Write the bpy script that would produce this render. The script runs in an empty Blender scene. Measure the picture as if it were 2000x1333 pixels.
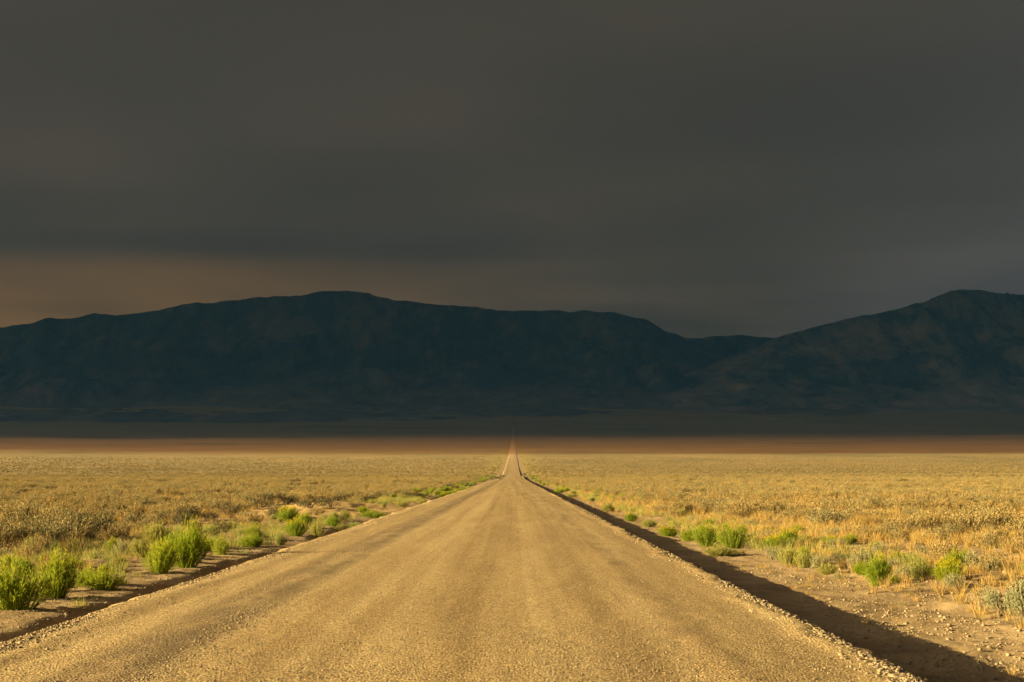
import bpy, math, random
import numpy as np

random.seed(7)
rng = np.random.default_rng(11)
scene = bpy.context.scene
C = scene.collection
PI = math.pi

# ------------------------------------------------------------------ camera
EYE = (0.86, 0.0, 1.60)              # standing a little right of the road's middle
FPX = 2778.0                          # 50 mm on 36 mm, 2000 px wide
PITCH = math.atan((880 - 666.5) / FPX)
cam_data = bpy.data.cameras.new('camera')
cam_data.lens = 50; cam_data.sensor_width = 36
cam_data.clip_start = 0.1; cam_data.clip_end = 120000
cam = bpy.data.objects.new('camera', cam_data); C.objects.link(cam)
cam.location = EYE
cam.rotation_euler = (PI / 2 + PITCH, 0, math.radians(0.06))
scene.camera = cam

# ------------------------------------------------------------------ light
SUN_EL = math.radians(12.0)
SUN_BACK = math.radians(10.0)         # the sun stands left, a little behind the camera
to_sun = (-math.cos(SUN_BACK) * math.cos(SUN_EL), -math.sin(SUN_BACK) * math.cos(SUN_EL), math.sin(SUN_EL))
world = bpy.data.worlds.new('World'); scene.world = world; world.use_nodes = True
wn = world.node_tree; wn.nodes.clear()
sky = wn.nodes.new('ShaderNodeTexSky'); sky.sky_type = 'NISHITA'; sky.sun_disc = False
sky.sun_elevation = SUN_EL
sky.sun_rotation = math.atan2(to_sun[0], to_sun[1])
sky.dust_density = 3.0; sky.air_density = 1.0; sky.ozone_density = 1.0
bg = wn.nodes.new('ShaderNodeBackground'); bg.inputs['Strength'].default_value = 0.05
wo = wn.nodes.new('ShaderNodeOutputWorld')
wn.links.new(sky.outputs[0], bg.inputs[0]); wn.links.new(bg.outputs[0], wo.inputs[0])
sl = bpy.data.lights.new('sun', 'SUN'); sl.energy = 5.0; sl.angle = math.radians(0.5); sl.color = (1.0, 0.735, 0.33)
so = bpy.data.objects.new('sun', sl); C.objects.link(so)
from mathutils import Vector
so.rotation_euler = Vector(to_sun).to_track_quat('Z', 'Y').to_euler()
so.location = (-60, -10, 40)

scene.view_settings.view_transform = 'Standard'
scene.view_settings.look = 'None'
scene.view_settings.exposure = 2.3
scene.view_settings.gamma = 1.0
scene.render.engine = 'CYCLES'
scene.cycles.use_denoising = True
scene.cycles.max_bounces = 8
scene.cycles.transparent_max_bounces = 12

# ------------------------------------------------------------------ noise
def _hash(ix, iy, seed):
    h = (ix.astype(np.int64) * 374761393 + iy.astype(np.int64) * 668265263 + seed * 1442695041) & 0x7fffffff
    h = ((h ^ (h >> 13)) * 1274126177) & 0x7fffffff
    h = (h ^ (h >> 16)) & 0xffffff
    return h / float(0xffffff)
def vnoise(x, y, seed=0):
    x = np.asarray(x, float); y = np.asarray(y, float)
    ix = np.floor(x); iy = np.floor(y); fx = x - ix; fy = y - iy
    ux = fx * fx * fx * (fx * (fx * 6 - 15) + 10); uy = fy * fy * fy * (fy * (fy * 6 - 15) + 10)
    ix = ix.astype(np.int64); iy = iy.astype(np.int64)
    a = _hash(ix, iy, seed); b = _hash(ix + 1, iy, seed); c = _hash(ix, iy + 1, seed); d = _hash(ix + 1, iy + 1, seed)
    return (a + (b - a) * ux) * (1 - uy) + (c + (d - c) * ux) * uy      # 0..1
def fbm(x, y, seed=0, oct=4, gain=0.5):
    s = 0; a = 1; n = 0
    for o in range(oct):
        s = s + a * (vnoise(x * 2 ** o, y * 2 ** o, seed + o * 17) - 0.5) * 2; n += a; a *= gain
    return s / n                                                          # -1..1
def smooth(a, b, x):
    t = np.clip((np.asarray(x, float) - a) / (b - a), 0, 1); return t * t * (3 - 2 * t)

# ------------------------------------------------------------------ ground shape
PY = np.array([-400, 0, 100, 250, 420, 520, 640, 800, 1050, 1400, 1700, 2500, 4000, 6000, 8500, 11000, 16000], float)
PZ = np.array([8.0, 0, -1.62, -4.05, -6.7, -8.0, -9.3, -9.3, -7.8, -4.9, -2.6, 8.8, 34.6, 77, 262, 400, 480], float)
def _pchip_slopes(x, y):
    h = np.diff(x); d = np.diff(y) / h; m = np.zeros_like(y)
    for i in range(1, len(x) - 1):
        if d[i - 1] * d[i] > 0:
            w1 = 2 * h[i] + h[i - 1]; w2 = h[i] + 2 * h[i - 1]
            m[i] = (w1 + w2) / (w1 / d[i - 1] + w2 / d[i])
    m[0] = d[0]; m[-1] = d[-1]; return m
PM = _pchip_slopes(PY, PZ)
def road_z(y):
    y = np.asarray(y, float); i = np.clip(np.searchsorted(PY, y) - 1, 0, len(PY) - 2)
    h = PY[i + 1] - PY[i]; t = (y - PY[i]) / h
    z = (PZ[i] * (1 + 2 * t) * (1 - t) ** 2 + h * PM[i] * t * (1 - t) ** 2 + PZ[i + 1] * t * t * (3 - 2 * t) + h * PM[i + 1] * t * t * (t - 1))
    # small swells a few hundred metres out
    z = z + 0.55 * np.exp(-((y - 470) / 60) ** 2) - 0.5 * np.exp(-((y - 640) / 70) ** 2) + 0.7 * np.exp(-((y - 1120) / 90) ** 2)
    return z
RX = np.array([0, 3.7, 4.3, 5.2, 6.2, 8.0, 12, 40, 400, 12000], float)
RZ = np.array([-.36, -.36, -.37, -.38, -.40, -.36, -.24, -.12, 0, 0], float)
LX = np.array([0, 3.7, 4.35, 4.95, 5.35, 6.2, 9.0, 14, 40, 400, 12000], float)
LZ = np.array([-.42, -.42, -.48, -.51, -.30, -.27, -.22, -.16, -.08, 0, 0], float)
LZ2 = np.array([-.42, -.42, -.36, -.34, -.31, -.29, -.22, -.16, -.08, 0, 0], float)
def ditch_amount(y):
    a = smooth(10, 16, y) * (1 - smooth(34, 38, y)) + smooth(41, 44, y) * (1 - smooth(52, 58, y)) * .8
    a = a + smooth(90, 110, y) * (1 - smooth(140, 160, y)) * .8
    return np.clip(a * (0.45 + 0.95 * vnoise(np.asarray(y, float) * .45, 0 * np.asarray(y, float), 5)), 0, 1.15)
def ground_z(x, y):
    x = np.asarray(x, float); y = np.asarray(y, float)
    wob = 0.16 * fbm(x * 0 + .3, y * .35, 21, 3) + 0.1 * fbm(x * .4, y * .9, 22, 2)
    ax = np.abs(x)
    lx = ax + wob * smooth(4.2, 5, ax)
    da = ditch_amount(y)
    left = np.interp(lx, LX, LZ) * da + np.interp(lx, LX, LZ2) * (1 - da)
    right = np.interp(ax + wob * .5 * smooth(4.2, 5, ax), RX, RZ) * (1 - .24 * smooth(14, 26, y))
    z = road_z(y) + np.where(x < 0, left, right) * (1 - .62 * smooth(350, 1000, y))
    far = smooth(5, 20, ax)
    z = z + fbm(x * .9, y * .9, 31, 4) * (0.012 + 0.06 * smooth(4.6, 7.5, ax)) * (ax > 3.9)
    z = z + fbm(x * 6, y * 6, 38, 2) * (0.014 + .02 * smooth(4.6, 6, ax)) * (ax > 3.9) * (np.abs(y) < 120)
    z = z + fbm(x * .12, y * .12, 33, 3) * 0.28 * far
    z = z + fbm(x * .006, y * .004, 35, 3) * 2.2 * smooth(40, 500, ax) * smooth(100, 500, y)
    z = z + fbm(x * .0011, y * .0011, 36, 4) * 42 * smooth(100, 1800, ax) * smooth(2500, 6500, y)
    # bare sand bank left of the road
    z = z + 0.30 * np.exp(-((x + 8.6) / 2.2) ** 2 - ((y - 74) / 9.0) ** 2)
    return z

def pix_ray(px, row):
    u = (px - 1000 + 3) / FPX; v = (666.5 - row) / FPX
    return u, math.cos(PITCH) - v * math.sin(PITCH), math.sin(PITCH) + v * math.cos(PITCH)
def at(px, row):
    """where the line of sight meets the ground"""
    dx, dy, dz = pix_ray(px, row)
    t = 4.0
    for k in range(4000):
        x, y, z = EYE[0] + dx * t, EYE[1] + dy * t, EYE[2] + dz * t
        g = float(ground_z(x, y))
        if z <= g: break
        t += max(0.02, (z - g) * 1.5)
    return x, y, g

# ------------------------------------------------------------------ mesh helpers
def mesh_obj(name, verts, faces, mat, parent=None, smooth_shade=False):
    me = bpy.data.meshes.new(name)
    if isinstance(faces, np.ndarray):
        v = np.asarray(verts, np.float32); n = faces.shape[1]
        me.vertices.add(len(v)); me.vertices.foreach_set('co', v.ravel())
        me.loops.add(faces.size); me.loops.foreach_set('vertex_index', faces.ravel().astype(np.int32))
        me.polygons.add(len(faces)); me.polygons.foreach_set('loop_start', np.arange(0, faces.size, n, dtype=np.int32))
        if smooth_shade: me.polygons.foreach_set('use_smooth', np.ones(len(faces), bool))
        me.update(calc_edges=True); me.validate()
    else:
        me.from_pydata(verts, [], faces); me.update()
        if smooth_shade:
            for p in me.polygons: p.use_smooth = True
    if mat: me.materials.append(mat)
    o = bpy.data.objects.new(name, me); C.objects.link(o)
    if parent: o.parent = parent
    return o
def grid_faces(nx, ny):
    i = np.arange(nx - 1); j = np.arange(ny - 1); J, I = np.meshgrid(j, i, indexing='ij')
    a = (J * nx + I).ravel()
    return np.stack([a, a + 1, a + nx + 1, a + nx], 1)
def tag(o, label=None, cat=None, group=None, kind=None):
    if label: o['label'] = label
    if cat: o['category'] = cat
    if group: o['group'] = group
    if kind: o['kind'] = kind
    return o

# ------------------------------------------------------------------ materials
class NT:
    def __init__(s, name):
        s.m = bpy.data.materials.new(name); s.m.use_nodes = True; s.t = s.m.node_tree; s.t.nodes.clear()
        s.out = s.t.nodes.new('ShaderNodeOutputMaterial')
    def n(s, typ, **kw):
        nd = s.t.nodes.new(typ)
        for k, v in kw.items():
            if hasattr(nd, k) and k not in nd.inputs: setattr(nd, k, v)
            else: nd.inputs[k].default_value = v
        return nd
    def l(s, a, b): s.t.links.new(a, b)
    def noise(s, vec, scale, detail=4, rough=.55, dist=0):
        n = s.n('ShaderNodeTexNoise'); n.inputs['Scale'].default_value = scale; n.inputs['Detail'].default_value = detail
        n.inputs['Roughness'].default_value = rough; n.inputs['Distortion'].default_value = dist
        s.l(vec, n.inputs['Vector']); return n.outputs['Fac']
    def mapping(s, vec, scale=(1, 1, 1), loc=(0, 0, 0)):
        m = s.n('ShaderNodeMapping'); m.inputs['Scale'].default_value = scale; m.inputs['Location'].default_value = loc
        s.l(vec, m.inputs['Vector']); return m.outputs[0]
    def ramp(s, fac, stops, interp='LINEAR'):
        r = s.n('ShaderNodeValToRGB'); cr = r.color_ramp; cr.interpolation = interp
        while len(cr.elements) < len(stops): cr.elements.new(0.5)
        for e, (p, c) in zip(cr.elements, stops):
            e.position = p; e.color = (*c, 1) if len(c) == 3 else c
        s.l(fac, r.inputs[0]); return r.outputs[0]
    def rng(s, val, a, b, c=0, d=1, smoothstep=True):
        m = s.n('ShaderNodeMapRange'); m.interpolation_type = 'SMOOTHSTEP' if smoothstep else 'LINEAR'
        for k, v in (('From Min', a), ('From Max', b), ('To Min', c), ('To Max', d)): m.inputs[k].default_value = v
        s.l(val, m.inputs['Value']); return m.outputs[0]
    def math(s, op, a, b=None):
        m = s.n('ShaderNodeMath'); m.operation = op
        for i, q in enumerate((a, b)):
            if q is None: continue
            if isinstance(q, (int, float)): m.inputs[i].default_value = q
            else: s.l(q, m.inputs[i])
        return m.outputs[0]
    def mix(s, fac, a, b, blend='MIX'):
        m = s.n('ShaderNodeMix'); m.data_type = 'RGBA'; m.blend_type = blend
        for sock, q in ((m.inputs['Factor'], fac), (m.inputs['A'], a), (m.inputs['B'], b)):
            pass
        f = m.inputs[0]; A = m.inputs[6]; B = m.inputs[7]
        for sock, q in ((f, fac), (A, a), (B, b)):
            if isinstance(q, (int, float)): sock.default_value = q
            elif isinstance(q, tuple): sock.default_value = (*q, 1)
            else: s.l(q, sock)
        return m.outputs[2]
    def pos(s):
        return s.n('ShaderNodeNewGeometry').outputs['Position']
    def xyz(s, vec):
        x = s.n('ShaderNodeSeparateXYZ'); s.l(vec, x.inputs[0]); return x.outputs
    def principled(s, col, rough=.95, bump=None, strength=.5, distance=.02):
        p = s.n('ShaderNodeBsdfPrincipled'); p.inputs['Roughness'].default_value = rough
        p.inputs['Specular IOR Level'].default_value = 0.15
        if isinstance(col, tuple): p.inputs['Base Color'].default_value = (*col, 1)
        else: s.l(col, p.inputs['Base Color'])
        if bump is not None:
            b = s.n('ShaderNodeBump'); b.inputs['Strength'].default_value = strength; b.inputs['Distance'].default_value = distance
            s.l(bump, b.inputs['Height']); s.l(b.outputs[0], p.inputs['Normal'])
        s.l(p.outputs[0], s.out.inputs['Surface']); return p

def m_road():
    t = NT('gravel road'); P = t.pos(); x, y, z = t.xyz(P)
    track = t.noise(t.mapping(P, (1.25, .006, 0)), 1.0, 3, .6)
    streak = t.noise(t.mapping(P, (3.2, .035, 0), (2, 5, 0)), 1.0, 4, .6)
    patch = t.noise(t.mapping(P, (.9, .10, 0), (3, 8, 0)), 1.0, 5, .65)
    mixd = t.math('ADD', t.math('ADD', t.math('MULTIPLY', track, .46), t.math('MULTIPLY', streak, .24)), t.math('MULTIPLY', patch, .30))
    base = t.ramp(mixd, [(.37, (.215, .150, .072)), (.50, (.305, .230, .120)), (.61, (.385, .303, .166))])
    def strip(c, w, wob):
        d = t.math('ABSOLUTE', t.math('ADD', t.math('SUBTRACT', x, c), t.math('MULTIPLY', t.math('SUBTRACT', wob, .5), .4)))
        return t.rng(d, w * .3, w, 1, 0)
    wob = t.noise(t.mapping(P, (.2, .11, 0), (1, 4, 0)), 1, 3, .5); brk = t.noise(t.mapping(P, (1.5, .5, 0), (7, 1, 0)), 1, 4, .65)
    base = t.mix(t.math('MULTIPLY', strip(-2.35, .62, wob), t.rng(brk, .3, .6, .25, .85)), base, (.155, .118, .072))
    base = t.mix(t.math('MULTIPLY', strip(2.65, .4, wob), t.rng(brk, .4, .65, 0, .6)), base, (.19, .14, .08))
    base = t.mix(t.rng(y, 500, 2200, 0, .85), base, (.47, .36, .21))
    fine = t.noise(P, 42, 3, .7)
    grit = t.n('ShaderNodeTexVoronoi'); grit.inputs['Scale'].default_value = 48; t.l(P, grit.inputs['Vector'])
    gc = t.xyz(grit.outputs['Color'])[0]
    base = t.mix(.8, base, t.ramp(gc, [(0, (.36, .34, .32)), (.35, (.85, .85, .85)), (.7, (1.08, 1.08, 1.08)), (.9, (1.25, 1.25, 1.25)), (1, (2.0, 1.98, 1.9))]), 'MULTIPLY')
    base = t.mix(.5, base, t.ramp(fine, [(.3, (.45, .42, .4)), (.6, (1.22, 1.22, 1.22))]), 'MULTIPLY')
    h = t.math('ADD', t.math('MULTIPLY', fine, .6), t.math('MULTIPLY', t.math('SUBTRACT', 1.0, grit.outputs['Distance']), .6))
    t.principled(base, .97, h, .8, .014); return t.m

def m_ground():
    t = NT('dry plain soil'); P = t.pos(); x, y, z = t.xyz(P)
    ax = t.math('ABSOLUTE', x)
    n1 = t.noise(P, .8, 5, .6); n2 = t.noise(t.mapping(P, (.02, .012, .02)), 1, 6, .62, .6); n3 = t.noise(P, 9, 4, .65)
    n4 = t.noise(t.mapping(P, (.0009, .003, .001)), 1, 5, .6, .8)
    dirt = t.ramp(n1, [(.3, (.225, .162, .09)), (.5, (.315, .236, .134)), (.7, (.39, .305, .185))])
    dirt = t.mix(.6, dirt, t.ramp(n3, [(.3, (.62, .6, .58)), (.65, (1.15, 1.15, 1.15))]), 'MULTIPLY')
    veg = t.ramp(n2, [(.32, (.195, .159, .077)), (.5, (.248, .194, .092)), (.66, (.295, .222, .102))])
    spk = t.noise(t.mapping(P, (.55, .3, .3)), 1, 4, .7)
    veg = t.mix(t.rng(y, 60, 500, .7, .22), veg, t.ramp(spk, [(.38, (.5, .55, .5)), (.55, (1.1, 1.08, 1.0))]), 'MULTIPLY')
    n5 = t.noise(t.mapping(P, (.006, .0022, 0)), 1, 5, .62, .5)
    veg = t.mix(.8, veg, t.ramp(n5, [(.32, (.72, .78, .74)), (.5, (1, 1, 1)), (.68, (1.22, 1.15, 1.1))]), 'MULTIPLY')
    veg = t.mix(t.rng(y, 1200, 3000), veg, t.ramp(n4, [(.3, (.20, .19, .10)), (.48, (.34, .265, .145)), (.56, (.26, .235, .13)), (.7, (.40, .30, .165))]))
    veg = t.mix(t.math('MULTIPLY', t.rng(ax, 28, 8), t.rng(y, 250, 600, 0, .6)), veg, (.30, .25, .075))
    cover = t.math('MULTIPLY', t.rng(ax, 7, 16), t.rng(y, 25, 160, .35, 1))
    far_cover = t.rng(y, 250, 500)
    cover = t.math('MAXIMUM', cover, t.math('MULTIPLY', far_cover, t.rng(ax, 5, 9)))
    # bare sandy bank
    bx = t.math('POWER', t.math('DIVIDE', t.math('ADD', x, 8.4), 3.4), 2.0); by = t.math('POWER', t.math('DIVIDE', t.math('SUBTRACT', y, 73), 13), 2.0)
    bank = t.rng(t.math('ADD', t.math('ADD', bx, by), t.math('MULTIPLY', t.math('SUBTRACT', n1, .5), 2.0)), .7, 1.3, 1, 0)
    col = t.mix(cover, dirt, veg)
    col = t.mix(bank, col, (.46, .325, .15))
    h = t.math('ADD', t.math('MULTIPLY', n3, .7), t.math('MULTIPLY', t.noise(P, 30, 3, .7), .4))
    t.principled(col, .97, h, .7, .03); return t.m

def m_mountain(name, blue, tan):  # blue: forest tone with the blue of the distant air put into the colour
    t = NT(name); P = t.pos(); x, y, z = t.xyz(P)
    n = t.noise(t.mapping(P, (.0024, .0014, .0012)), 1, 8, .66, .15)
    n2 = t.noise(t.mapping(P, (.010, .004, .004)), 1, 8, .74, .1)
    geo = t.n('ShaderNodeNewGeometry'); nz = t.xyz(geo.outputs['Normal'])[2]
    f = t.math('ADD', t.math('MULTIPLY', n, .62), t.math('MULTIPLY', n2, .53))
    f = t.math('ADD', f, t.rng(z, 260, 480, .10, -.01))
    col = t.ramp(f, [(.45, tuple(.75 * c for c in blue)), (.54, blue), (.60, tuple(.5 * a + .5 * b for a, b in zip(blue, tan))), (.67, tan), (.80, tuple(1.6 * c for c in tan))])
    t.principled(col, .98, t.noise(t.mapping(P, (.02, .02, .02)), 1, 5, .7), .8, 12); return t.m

def m_cloud():
    t = NT('smoke cloud'); P = t.pos(); x, y, z = t.xyz(P)
    n = t.noise(t.mapping(P, (.00026, .00011, 0)), 1, 4, .5, .4)
    n2 = t.noise(t.mapping(P, (.00014, .00022, 0), (5, 2, 0)), 1, 4, .5, .4)
    thin = t.math('ADD', t.math('MULTIPLY', n, .55), t.math('MULTIPLY', n2, .45))
    # the smoke thins to the far left, where a brown glow comes through, and to the right
    fx = t.math('ADD', x, t.math('MULTIPLY', y, .12))
    glow = t.math('MULTIPLY', t.rng(fx, 3000, -2600), t.math('MULTIPLY', t.rng(y, 11300, 13600), t.rng(n, .25, .6, .6, 1)))
    trans = t.ramp(thin, [(.33, (.124, .129, .142)), (.50, (.149, .148, .157)), (.66, (.202, .184, .178))])
    trans = t.mix(t.math('MULTIPLY', t.rng(t.math('SUBTRACT', x, t.math('MULTIPLY', y, .14)), -200, 2600), t.rng(n2, .2, .7, .55, 1)), trans, (.184, .192, .224))
    trans = t.mix(glow, trans, (.272, .220, .165))
    tr = t.n('ShaderNodeBsdfTranslucent'); t.l(trans, tr.inputs[0])
    df = t.n('ShaderNodeBsdfDiffuse'); df.inputs[0].default_value = (.10, .10, .105, 1)
    add = t.n('ShaderNodeAddShader'); t.l(tr.outputs[0], add.inputs[0]); t.l(df.outputs[0], add.inputs[1])
    tp = t.n('ShaderNodeBsdfTransparent'); tp.inputs[0].default_value = (.88, .74, .62, 1)
    edge = t.math('ADD', y, t.math('MULTIPLY', t.math('SUBTRACT', t.noise(t.mapping(P, (.0008, .0011, 0)), 1, 5, .55), .5), 1500))
    edge = t.math('ADD', edge, t.math('MULTIPLY', t.math('MAXIMUM', t.math('ADD', x, 3600.0), 0.0), 2.0))  # unseen stretch of deck added overhead and behind right, to darken the shadow fill
    alpha = t.xyz(t.ramp(t.rng(edge, EDGE0, EDGE1, 0, 1, False), [(.04, (0, 0, 0)), (.13, (.36,) * 3), (.24, (.46,) * 3), (.39, (.57,) * 3), (.56, (.69,) * 3), (.77, (.81,) * 3), (.985, (1,) * 3)]))[0]
    t.l(t.mix(t.rng(alpha, 0, .35), (1.0, 1.0, 1.0), (.95, .74, .54)), tp.inputs[0])
    ms = t.n('ShaderNodeMixShader'); t.l(alpha, ms.inputs[0]); t.l(tp.outputs[0], ms.inputs[1]); t.l(add.outputs[0], ms.inputs[2])
    t.l(ms.outputs[0], t.out.inputs['Surface']); return t.m
EDGE0, EDGE1 = 20, 4700

def m_leaf(name, cols, tip=None, tip_z=(.3, .7), trans=.35):
    """cols: colours picked per plant"""
    t = NT(name)
    oi = t.n('ShaderNodeObjectInfo')
    tc = t.n('ShaderNodeTexCoord')
    k = len(cols)
    col = t.ramp(oi.outputs['Random'], [(i / max(1, k - 1), c) for i, c in enumerate(cols)])
    nz = t.noise(tc.outputs['Object'], 14, 2, .6)
    col = t.mix(.7, col, t.ramp(nz, [(.3, (.62, .66, .6)), (.7, (1.3, 1.25, 1.2))]), 'MULTIPLY')
    if tip:
        oz = t.xyz(tc.outputs['Object'])[2]
        col = t.mix(t.math('MULTIPLY', t.rng(oz, *tip_z), t.rng(nz, .4, .62)), col, tip)
    d = t.n('ShaderNodeBsdfDiffuse'); t.l(col, d.inputs[0])
    tr = t.n('ShaderNodeBsdfTranslucent'); t.l(col, tr.inputs[0])
    ms = t.n('ShaderNodeMixShader'); ms.inputs[0].default_value = trans
    t.l(d.outputs[0], ms.inputs[1]); t.l(tr.outputs[0], ms.inputs[2]); t.l(ms.outputs[0], t.out.inputs['Surface'])
    return t.m
def m_simple(name, c0, c1, scale=12, rough=.9, bump=.5, dist=.01, coord='Object'):
    t = NT(name); tc = t.n('ShaderNodeTexCoord'); n = t.noise(tc.outputs[coord], scale, 4, .65)
    oi = t.n('ShaderNodeObjectInfo')
    col = t.mix(.45, t.ramp(n, [(.3, c0), (.7, c1)]), t.ramp(oi.outputs['Random'], [(0, (.6, .6, .6)), (1, (1.3, 1.28, 1.25))]), 'MULTIPLY')
    t.principled(col, rough, n, bump, dist); return t.m

M_ROAD, M_GROUND = m_road(), m_ground()
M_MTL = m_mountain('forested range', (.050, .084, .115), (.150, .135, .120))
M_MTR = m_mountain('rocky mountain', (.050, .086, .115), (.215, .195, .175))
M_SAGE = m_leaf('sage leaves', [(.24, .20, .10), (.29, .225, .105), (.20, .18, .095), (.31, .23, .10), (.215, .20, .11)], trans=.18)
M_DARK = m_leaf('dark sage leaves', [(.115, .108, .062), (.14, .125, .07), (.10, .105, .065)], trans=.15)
M_SILVER = m_leaf('silvery sage leaves', [(.25, .255, .15), (.29, .275, .155), (.24, .26, .16)])
M_GREEN = m_leaf('rabbitbrush stems', [(.20, .265, .022), (.25, .29, .03), (.18, .25, .03), (.26, .29, .045)], (.40, .36, .02), (.42, .72), .42)
M_PALE = m_leaf('pale rabbitbrush stems', [(.25, .27, .085), (.29, .28, .085), (.23, .265, .10)])
M_YELLOW = m_leaf('yellow flower heads', [(.42, .34, .01), (.36, .32, .015)])
M_STRAW = m_leaf('dry grass blades', [(.36, .25, .09), (.38, .275, .11), (.30, .22, .09), (.39, .265, .09), (.28, .225, .09)], trans=.3)
M_DEAD = m_leaf('dead brush twigs', [(.30, .215, .13), (.24, .185, .12), (.34, .26, .16)], trans=.1)
M_BARK = m_simple('grey sage bark', (.09, .07, .05), (.17, .135, .10), 30)
M_STONE = m_simple('pale road stone', (.17, .135, .085), (.29, .235, .155), 9, .9, .6, .01)
M_CLOD = m_simple('dried mud clod', (.22, .15, .09), (.33, .24, .15), 9, .95, .8, .02)

# ------------------------------------------------------------------ ground, road, mountains, sky
def axis_out(dense, step, lim, growth):
    a = [0.0]
    while a[-1] < dense: a.append(a[-1] + step)
    s = step
    while a[-1] < lim: s *= growth; a.append(a[-1] + s)
    a = np.array(a); return np.concatenate([-a[:0:-1], a])
xs = axis_out(13, .13, 14000, 1.065)
ys = [-300, -200, -120, -70, -40, -22, -12, -6, -2, 1, 3, 5, 6]
while ys[-1] < 11500: ys.append(ys[-1] + max(.10, .0105 * ys[-1]))
ys = np.array(ys)
X, Y = np.meshgrid(xs, ys)
Z = ground_z(X, Y)
tag(mesh_obj('ground', np.stack([X.ravel(), Y.ravel(), Z.ravel()], 1), grid_faces(len(xs), len(ys)), M_GROUND, None, True), kind='structure')

rxs = np.concatenate([[-4.75, -4.45, -4.25], np.arange(-4.12, 4.121, .07), [4.25, 4.45, 4.75]])
rys = [-60, -30, -15, -6, 0, 4, 6]
while rys[-1] < 6600: rys.append(rys[-1] + max(.075, .0072 * rys[-1]))
rys = np.array(rys)
X, Y = np.meshgrid(rxs, rys)
ax = np.abs(X)
jit = .15 * fbm(X * 0 + np.sign(X) * 3.3, Y * .7, 51, 3) + .08 * fbm(X * 0 + np.sign(X) * 9.1, Y * 3.1, 52, 2)
jit = jit * smooth(3.0, 4.0, ax)
XX = X + np.sign(X) * jit
Z = road_z(Y) + .05 * (1 - (ax / 4.0) ** 2)
near = (1 - smooth(60, 140, Y))
Z = Z + near * .010 * fbm(X * 1.4, Y * .25, 53, 4) + near * .006 * fbm(X * 7, Y * 4.5, 54, 3)
# loose gravel windrows left by the grader and the wheels
def windrow(x0, w, h, seed):
    c = x0 + .18 * fbm(Y * .12, Y * 0 + seed, seed, 3)
    return h * np.exp(-((X - c) / w) ** 2) * (0.45 + .9 * vnoise(Y * .5, Y * 0 + 2, seed + 3)) * (1 + .55 * fbm(X * 9, Y * 8, seed + 5, 2))
Z = Z + windrow(-2.3, .22, .012, 61) + windrow(2.66, .16, .006, 62) + windrow(-3.75, .2, .014, 63) + windrow(3.86, .13, .022, 64)
# sides falling to the plain
drop = np.interp(ax, [0, 4.0, 4.12, 4.25, 4.45, 4.75], [0, 0, .03, .13, .30, .66])
Z = Z - drop
tag(mesh_obj('road', np.stack([XX.ravel(), Y.ravel(), Z.ravel()], 1), grid_faces(len(rxs), len(rys)), M_ROAD, None, True), kind='structure')

def sight(px, row, dist):
    dx, dy, dz = pix_ray(px, row); k = dist / dy
    return (EYE[0] + dx * k, EYE[1] + dist, EYE[2] + dz * k)
def build_mountains(name, ridges, base, x0, x1, y0, y1, nx, ny, mat, seed, rough):
    xs = np.linspace(x0, x1, nx); ys = np.linspace(y0, y1, ny); X, Y = np.meshgrid(xs, ys)
    wx = X + 220 * fbm(X / 900, Y / 900, seed, 3); wy = Y + 220 * fbm(X / 900, Y / 900, seed + 9, 3)
    H = np.full(X.shape, 0.0); K = 38.0
    acc = np.zeros(X.shape); top = np.zeros(X.shape)
    parts = []
    for pts, lam, warp in ridges:
        best = np.full(X.shape, -1e9)
        for (ax_, ay, az), (bx, by, bz) in zip(pts[:-1], pts[1:]):
            # near a crest the warp fades out so that the skyline stays where it is
            px_, py_ = (wx, wy) if warp else (X, Y)
            ex, ey = bx - ax_, by - ay; L2 = ex * ex + ey * ey + 1e-9
            t = np.clip(((px_ - ax_) * ex + (py_ - ay) * ey) / L2, 0, 1)
            d = np.hypot(px_ - ax_ - t * ex, py_ - ay - t * ey)
            zc = az + t * (bz - az) - base
            h = zc * np.exp(-np.sqrt(d * d + 55 ** 2) / lam + 55 / lam)
            best = np.maximum(best, h)
        parts.append(best)
    P = np.stack(parts); m = P.max(0); crest = np.max(np.stack([p for p, rd in zip(parts, ridges) if not rd[2]]), 0)
    H = m + K * np.log(np.exp((P - m) / K).sum(0)) - K * .35
    H = np.minimum(H, m + 26)
    H = np.where(m > crest + 1, H, m)
    r = 1 - np.abs(fbm(X / 420, Y / 520, seed + 3, 5, .55))
    H = H + (r - .8) * rough * smooth(0, 260, m) * (1 - .85 * np.clip(crest / (m + 1), 0, 1) ** 18)
    H = H + fbm(X / 90, Y / 90, seed + 5, 3) * 6 + fbm(X / 260, Y / 330, seed + 6, 3) * 20 * smooth(60, 200, m - 0 * m) * (1 - np.clip(crest / (m + 1), 0, 1) ** 18)
    w = smooth(0, 320, H)
    Z = w * (base + H) + (1 - w) * (road_z(Y) + H - 95)
    return mesh_obj(name, np.stack([X.ravel(), Y.ravel(), Z.ravel()], 1), grid_faces(nx, ny), mat, None, True)
def skirt(crest, base, k, lam):
    return ([(x, y, base + (z - base) * k) for x, y, z in crest], lam, True)

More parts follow.
